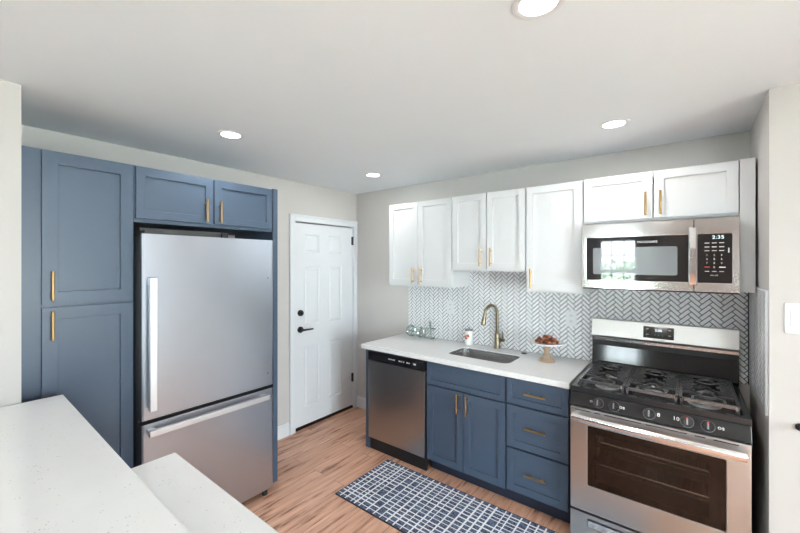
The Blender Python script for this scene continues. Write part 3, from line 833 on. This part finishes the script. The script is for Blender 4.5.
# ================================================================== PENINSULA AND BAR
b = BM(); box(b, .662, 2.62, -2.86, -2.735, 0, .989); tag(obj('knee_wall', b, 'wall_paint'), 'low wall carrying the raised bar top in the foreground', 'half wall')
b = BM(); prism(b, [(.675, -2.667), (.675, -3.16), (2.66, -3.16), (2.66, -2.690)], .990, 1.022); tag(obj('bar_top', b, 'quartz', bevel=.0025), 'raised white quartz bar top in the left foreground', 'countertop')
pn = thing('peninsula_cabinet', 'blue base cabinet under the lower foreground counter', 'cabinet', (1.45, -2.733, 0))
b = BM(); box(b, 0, 1.15, 0, .235, .10, .876); obj('carcass', b, 'cabinet_blue', pn)
b = BM(); box(b, 0.02, 1.13, 0, .17, 0, .0995); obj('toe_kick', b, 'cabinet_blue_dark', pn)
b = BM(); box(b, 1.436, 2.64, -2.7335, -2.468, .877, .914); tag(obj('peninsula_countertop', b, 'quartz', bevel=.0025), 'lower white quartz counter strip stepping down behind the foreground bar', 'countertop')

# ================================================================== RUG
b = BM(); rx0, rx1, ry0, ry1 = 1.022, 2.80, -1.262, -.680
rng = random.Random(3)
def cuts(a, z, lo, hi, lw0, lw1):
    out = [a]; t = a; isl = []
    while True:
        s = rng.uniform(lo, hi); l = rng.uniform(lw0, lw1)
        if t+s+l >= z-.01: break
        out += [t+s, t+s+l]; isl += [0, 1]; t += s+l
    out.append(z); isl.append(0); return out, isl
X, xl = cuts(rx0+.006, rx1-.006, .024, .058, .007, .013)
Y, yl = cuts(ry0+.006, ry1-.006, .020, .036, .006, .011)
V = [[b.verts.new((x, y, .0085)) for y in Y] for x in X]
for i in range(len(X)-1):
    for j in range(len(Y)-1):
        if xl[i] and yl[j]: w_ = 1
        elif xl[i]: w_ = 1 if rng.random() < .985 else 0
        elif yl[j]: w_ = 1 if rng.random() < .95 else 0
        else: w_ = 1 if rng.random() < 0 else 0
        b.faces.new((V[i][j], V[i+1][j], V[i+1][j+1], V[i][j+1])).material_index = w_
fs = box(b, rx0, rx1, ry0, ry1, .0005, .0083, 2)
tag(obj('runner_rug', b, ['rug_navy', 'rug_white', 'rug_edge']), 'navy and white grid patterned runner rug on the wood floor', 'rug')

# ================================================================== CEILING DOWNLIGHTS
def downlight(label, x, y):
    t = thing('recessed_light', label, 'ceiling light', (x, y, H), 0, 'recessed ceiling lights')
    b = BM(); lathe(b, [(.054, 0), (.078, 0), (.078, -.003), (.072, -.005), (.060, -.005), (.054, -.002)], 40)
    bb = obj('trim_ring', b, 'white_plastic', t, smooth=True)
    b = BM(); lathe(b, [(.056, -.0005), (.056, -.003), (.03, -.0035)], 32); obj('lens', b, 'lens_emit', t)
    l = bpy.data.lights.new('bulb', 'AREA'); l.shape = 'DISK'; l.size = .12; l.energy = CAN; l.color = (1, .98, .95)
    o = bpy.data.objects.new('bulb', l); COL.objects.link(o); o.parent = t; o.location = (0, 0, -.012)
    return t
downlight('round ceiling downlight nearest the camera, at the top edge of the photo', 2.619, -1.90)
downlight('round ceiling downlight in front of the cabinet over the microwave', 2.644, -.625)
downlight('round ceiling downlight nearest the corner and door', .770, -.575)
downlight('round ceiling downlight in front of the refrigerator', .775, -1.90)
for x, y in ((2.619, -4.6), (.9+.6, -4.6), (4.6, -2.4), (4.6, -4.6)):  # unseen downlights added to help brighten the room
    downlight('unseen round ceiling downlight added in the room behind the camera', x, y)

# ================================================================== COUNTER DECOR
# glass word sign "eat"
sg = thing('word_sign', 'small glassy tabletop sign reading eat at the left end of the counter', 'sign', (.775, -.075, .914))
def letter(paths, name='letter'):
    b = BM()
    for p, r in paths: tube(b, [(x, 0, z) for x, z in p], r, 8)
    obj(name, b, 'sign_glass', sg, smooth=True)
def arc(cx, cz, rx, rz, a0, a1, n=16): return [(cx+rx*math.cos(math.radians(a0+(a1-a0)*i/n)), cz+rz*math.sin(math.radians(a0+(a1-a0)*i/n))) for i in range(n+1)]
letter([(arc(.05, .05, .047, .045, 0, 310), .0095), ([(.005, .05), (.097, .05)], .008)])
letter([(arc(.15, .045, .036, .040, 0, 360), .0095), ([(.188, .088), (.188, .012), (.200, .006)], .0095)])
letter([([(.245, .150), (.245, .022), (.262, .008), (.29, .014)], .010), ([(.205, .088), (.30, .092)], .0065)])
# canister
jr = thing('canister', 'small white glass canister with orange fruit print left of the faucet', 'canister', (1.452, -.062, .914))
b = BM(); lathe(b, [(.030, 0), (.034, .004), (.034, .098), (.030, .110), (.030, .114)], 28); obj('body', b, 'ceramic_white', jr, smooth=True)
b = BM(); lathe(b, [(.033, .1145), (.034, .12), (.033, .126), (.012, .130), (.010, .142), (.004, .146)], 28); lj = obj('lid', b, 'mesh_grey', jr, smooth=True)
for a, z, r, mm in ((-118, .062, .010, 'orange_berry'), (-78, .078, .0115, 'orange_berry'), (-98, .056, .009, 'orange_berry'), (-128, .072, .006, 'leaf_dark'), (-96, .078, .005, 'leaf_dark'), (-66, .071, .006, 'leaf_dark')):
    b = BM(); c = Vector((.034*math.cos(math.radians(a)), .034*math.sin(math.radians(a)), z)); n_ = Vector((c.x, c.y, 0)).normalized()
    cyl(b, c-n_*.001, c+n_*.0012, r, 14); obj('fruit_print', b, mm, jr)
sg.scale = (1.13, 1.13, 1.13); jr.scale = (1.08, 1.08, 1.1)
# cake stand
kx, ky = 2.156, -.200
ks = thing('cake_stand', 'white plate on a turned wooden pedestal between the faucet and the range', 'cake stand', (kx, ky, .914))
b = BM(); lathe(b, [(.056, 0), (.058, .006), (.050, .018), (.032, .032), (.024, .045), (.026, .052), (.020, .058), (.022, .085), (.028, .105), (.026, .112), (.032, .118), (.034, .126)], 32); obj('pedestal', b, 'turned_wood', ks, smooth=True)
b = BM(); lathe(b, [(.04, .1265), (.10, .128), (.117, .134), (.119, .143), (.112, .1425), (.095, .137), (.02, .135)], 40); obj('plate', b, 'ceramic_white', ks, smooth=True)
# nuts on the plate
def nut_mesh(cap):
    b = BM(); bmesh.ops.create_icosphere(b, subdivisions=2, radius=1)
    for v in b.verts:
        k = 1+.08*math.sin(5*v.co.z+3*v.co.x); v.co = Vector((v.co.x*.0115*k, v.co.y*.0115*k, v.co.z*.015))
    return b
base_nut = None
rg2 = random.Random(11); idx = 0
layers = [(9, .072, .0120), (7, .045, .0120), (3, .016, .0120), (7, .055, .030), (4, .026, .031), (3, .018, .047)]
for n, rad, z in layers:
    for k in range(n):
        a = 2*PI*k/n+rad*40; x = kx+rad*math.cos(a); y = ky+rad*math.sin(a)
        lab = 'shiny brown nut in the heap on the white cake stand plate'
        if base_nut is None:
            o = obj('brown_nut', nut_mesh(0), ['nut_brown'], smooth=True); tag(o, lab, 'nut', 'nuts on the cake stand'); base_nut = o
            tanmesh = base_nut.data.copy(); tanmesh.materials[0] = MATS['nut_tan']
        else:
            o = base_nut.copy(); COL.objects.link(o)
            if rg2.random() < .25: o.data = tanmesh; o['label'] = 'pale tan nut in the heap on the white cake stand plate'; o['group'] = 'tan nuts on the cake stand'; o.name = 'tan_nut'
        o.location = (x, y, .914+.135+z); o.rotation_euler = (rg2.uniform(1.2, 1.9), rg2.uniform(-.3, .3), rg2.uniform(0, 6))

# ================================================================== OUTSIDE THE REAR WINDOW
b = BM(); box(b, -6, 16, -16, YF-.14, -.35, -.25); box(b, XR+.14, 16, YF-.14, 6, -.35, -.25); struct(obj('ground', b, 'ground_outside'))
b = BM(); r3 = random.Random(5)
for k in range(2600):
    u = r3.uniform(0, 2*PI); v_ = r3.uniform(-1, 1); rr = r3.uniform(.75, 1)
    c = Vector((1.7+1.7*rr*math.cos(u)*math.sqrt(1-v_*v_), -10+.8*rr*math.sin(u), .75+1.0*v_*rr))
    if c.z < -.2: continue
    a = Vector((r3.uniform(-1, 1), r3.uniform(-1, 1), r3.uniform(-1, 1))).normalized(); p2 = a.orthogonal().normalized()
    s = r3.uniform(.04, .075)
    b.faces.new([b.verts.new(c+a*s), b.verts.new(c+p2*s*.5), b.verts.new(c-a*s), b.verts.new(c-p2*s*.5)])
sb = tag(obj('garden_shrub', b, 'leaf_green'), 'leafy green shrub outside the rear window, seen mirrored in the microwave door', 'shrub')
